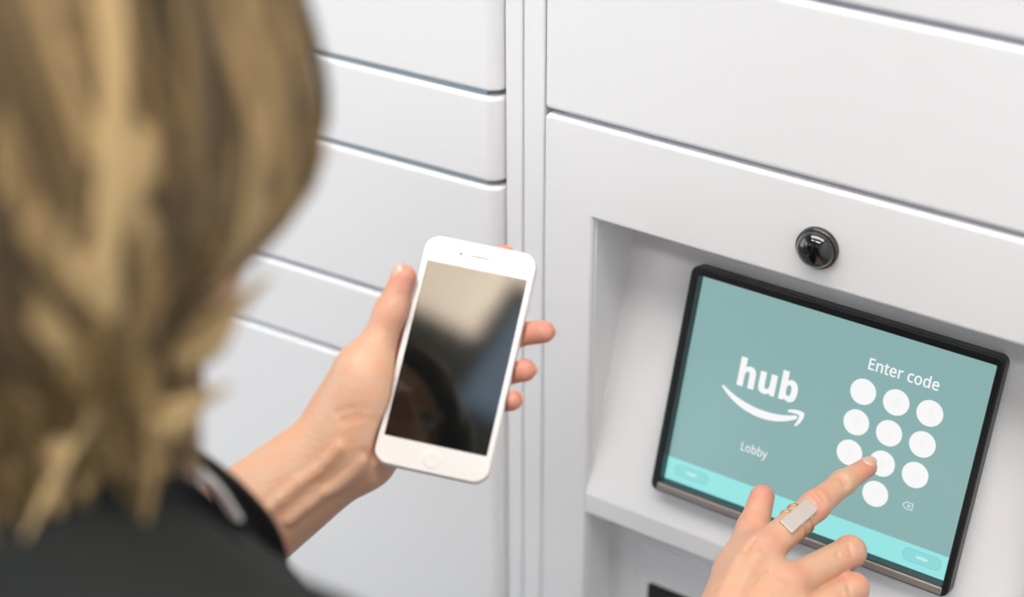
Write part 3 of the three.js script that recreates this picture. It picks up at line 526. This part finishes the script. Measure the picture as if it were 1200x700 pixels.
function hairCap() {
  const nu = 96, nv = 48, P = [], C = [], I = [];
  for (let j = 0; j <= nv; j++) for (let i = 0; i <= nu; i++) {
    const v = Math.pow(j / nv, 0.85), f0 = sstep(Math.abs(lerp(-FACE, FACE, i / nu)), 0.5 * Math.PI, FACE), y = lerp(0.1345, -0.140 + 0.010 * f0, v), phi = lerp(-1, 1, i / nu) * lerp(FACE, Math.PI, sstep(y, 0.05, 0.085));
    const p = hp(phi, y, -0.008); P.push(p.x, p.y, p.z); C.push(...hairCol(0.28 + 0.12 * Math.sin(phi * 23 + y * 40)));
  }
  for (let j = 0; j < nv; j++) for (let i = 0; i < nu; i++) { const a = j * (nu + 1) + i, b = a + nu + 1; I.push(a, b, a + 1, a + 1, b, b + 1); }
  // a fringe half: close the top over the forehead
  const g = new THREE.BufferGeometry(); g.setAttribute('position', new THREE.Float32BufferAttribute(P, 3)); g.setAttribute('color', new THREE.Float32BufferAttribute(C, 3)); g.setIndex(I); g.computeVertexNormals(); return g;
}
function lock(pts, w, th, tone, n = 18) {
  const c = new THREE.CatmullRomCurve3(pts), P = [], C = [], I = [], m = 8;
  for (let i = 0; i <= n; i++) {
    const t = i / n, p = c.getPoint(t), tg = c.getTangent(t), out = V(p.x - HEAD.x, 0.2 * (p.y - HEAD.y), p.z - HEAD.z).normalize(), sd = tg.clone().cross(out).normalize(), nr = sd.clone().cross(tg).normalize();
    const e = Math.min(1, 0.35 + t * 4) * Math.pow(Math.max(0, 1 - t), 0.45);
    for (let j = 0; j < m; j++) { const a = j / m * Math.PI * 2, q = p.clone().addScaledVector(sd, w / 2 * e * Math.cos(a)).addScaledVector(nr, th / 2 * e * Math.sin(a)); P.push(q.x, q.y, q.z); C.push(...hairCol(tone + 0.16 * Math.sin(j * 2.4 + tone * 60) + 0.38 * (t - 0.4))); }  // ends lightened in colour, standing in for light on the lower hair
  }
  for (let i = 0; i < n; i++) for (let j = 0; j < m; j++) { const a = i * m + j, b = i * m + (j + 1) % m; I.push(a, b, a + m, b, b + m, a + m); }
  const g = new THREE.BufferGeometry(); g.setAttribute('position', new THREE.Float32BufferAttribute(P, 3)); g.setAttribute('color', new THREE.Float32BufferAttribute(C, 3)); g.setIndex(I); g.computeVertexNormals(); return g;
}
{
  const L = [hairCap()];
  const wave = (p, t) => Math.sin(p * 3.1 + t * 6.5) + 0.6 * Math.sin(p * 7.3 + t * 4 + 2);
  for (let k = 0; k < 300; k++) {
    const broad = k < 170, phi0 = lerp(-FACE, FACE, broad ? (k + rnd()) / 170 : (k - 170 + rnd()) / 130), y0 = [0.132, 0.10, 0.05][k % 3] - 0.03 * rnd(), front = sstep(Math.abs(phi0), 0.5 * Math.PI, FACE);
    const y1 = lerp(-0.134, -0.126, front) + 0.035 * (rnd() - 0.5), wob = (0.14 + 0.12 * rnd()) * (1 - 0.4 * front), ps = rnd() * 1.6, pts = [], lift = broad ? 0.003 * rnd() : 0.003 + 0.005 * rnd(), flick = rnd() < 0.3 ? 0.012 * rnd() : 0;
    const tone = clamp(0.34 + 0.38 * Math.sin(phi0 * 7 + (k % 3) * 1.2) + 0.75 * (rnd() - 0.5), 0.0, 0.98);
    for (let i = 0; i <= 8; i++) { const t = i / 8, y = lerp(y0, y1, t); pts.push(hp(clamp(phi0 + wob * wave(phi0 + ps, t) * (0.15 + t), -FACE - 0.1, FACE + 0.1), y, lift + 0.005 * Math.sin(ps * 4 + phi0 * 5 + t * 7) * t + flick * t * t * t)); }
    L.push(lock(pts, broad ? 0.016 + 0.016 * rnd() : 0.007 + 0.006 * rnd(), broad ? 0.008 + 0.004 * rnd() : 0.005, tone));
  }
  for (let k = 0; k < 70; k++) { // combed from the parting over the forehead to the sides
    const sg = k % 2 ? 1 : -1, e0 = Math.PI * (0.98 - 0.2 * rnd()), pts = [], y0 = 0.133 - 0.03 * rnd();
    for (let i = 0; i <= 6; i++) { const t = i / 6; pts.push(hp(sg * lerp(e0, FACE - 0.25 * rnd() * t, Math.pow(t, 0.7)), lerp(y0, lerp(0.02, -0.05, rnd()), t * t), 0.003)); }
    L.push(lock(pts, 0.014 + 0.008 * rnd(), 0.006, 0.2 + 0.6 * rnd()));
  }
  // locks that stand out in the photograph: flicked ends towards the face and a few bright and dark waves
  const inHair = (p) => { const x = p.x - HEAD.x, y = p.y - HEAD.y, z = p.z - HEAD.z; return Math.hypot(x, z) < hairRadius(Math.atan2(x, z), y) + 0.006; };
  const onHair = (x, y) => { for (let d = 0.42; d < 0.66; d += 0.002) if (inHair(at(x, y, d))) return at(x, y, d); return at(x, y, 0.595); };
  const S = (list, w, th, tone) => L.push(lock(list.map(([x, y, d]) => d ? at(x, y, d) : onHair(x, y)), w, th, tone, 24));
  for (let k = 0; k < 8; k++) { const o = k * 7, q = k % 3 * 0.004; S([[90, 320 + o, 0.605], [145, 362 + o, 0.60 + q], [200, 378 + o, 0.60 + q], [255, 366 + o * 0.8, 0.602 + q], [322 - 7 * k, 322 + o * 0.9, 0.604 + q]], 0.019, 0.009, 0.7 + 0.03 * k); }
  for (let k = 0; k < 6; k++) { const o = k * 8, q = k % 3 * 0.004; S([[60, 395 + o, 0.60], [110, 452 + o, 0.60 + q], [165, 478 + o, 0.60 + q], [215, 474 + o * 0.7, 0.602 + q], [272 - 12 * k, 452 + o * 0.8, 0.604 + q]], 0.018, 0.009, 0.74 + 0.04 * k); }
  for (let k = 0; k < 8; k++) S([[95 + 9 * k, 330], [105 + 9 * k, 400], [95 + 10 * k, 460], [82 + 12 * k, 485], [66 + 12 * k, 505]], 0.017, 0.009, 0.45 + 0.3 * (k % 3));
  for (let k = 0; k < 5; k++) S([[15 + 12 * k, 190], [-12 + 14 * k, 260], [6 + 14 * k, 340], [40 + 12 * k, 420], [34 + 14 * k, 465], [74 + 16 * k, 495]], 0.016, 0.009, [0.8, 0.1, 0.9, 0.35, 0.7][k]);
  for (let k = 0; k < 3; k++) S([[152 + 7 * k, 110], [163 + 5 * k, 180], [133 + 6 * k, 250], [103 + 6 * k, 310], [78 + 6 * k, 350]], 0.013, 0.009, 0.92);
  for (let k = 0; k < 3; k++) S([[120 + 8 * k, 40], [128 + 6 * k, 120], [112 + 6 * k, 200], [88 + 6 * k, 270], [65 + 6 * k, 340]], 0.012, 0.009, 0);
  for (let k = 0; k < 3; k++) S([[200 + 9 * k, 50], [212 + 8 * k, 130], [206 + 9 * k, 200], [226 + 7 * k, 270], [240, 320]], 0.012, 0.009, 0.02);
  for (let k = 0; k < 4; k++) S([[262 + 12 * k, 20], [282 + 12 * k, 110], [270 + 12 * k, 200], [262 + 6 * k, 280], [250, 330]], 0.014, 0.009, [0.85, 0.5, 0.8, 0.6][k]);
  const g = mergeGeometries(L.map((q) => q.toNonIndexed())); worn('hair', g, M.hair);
}
renderer.render(scene, camera);
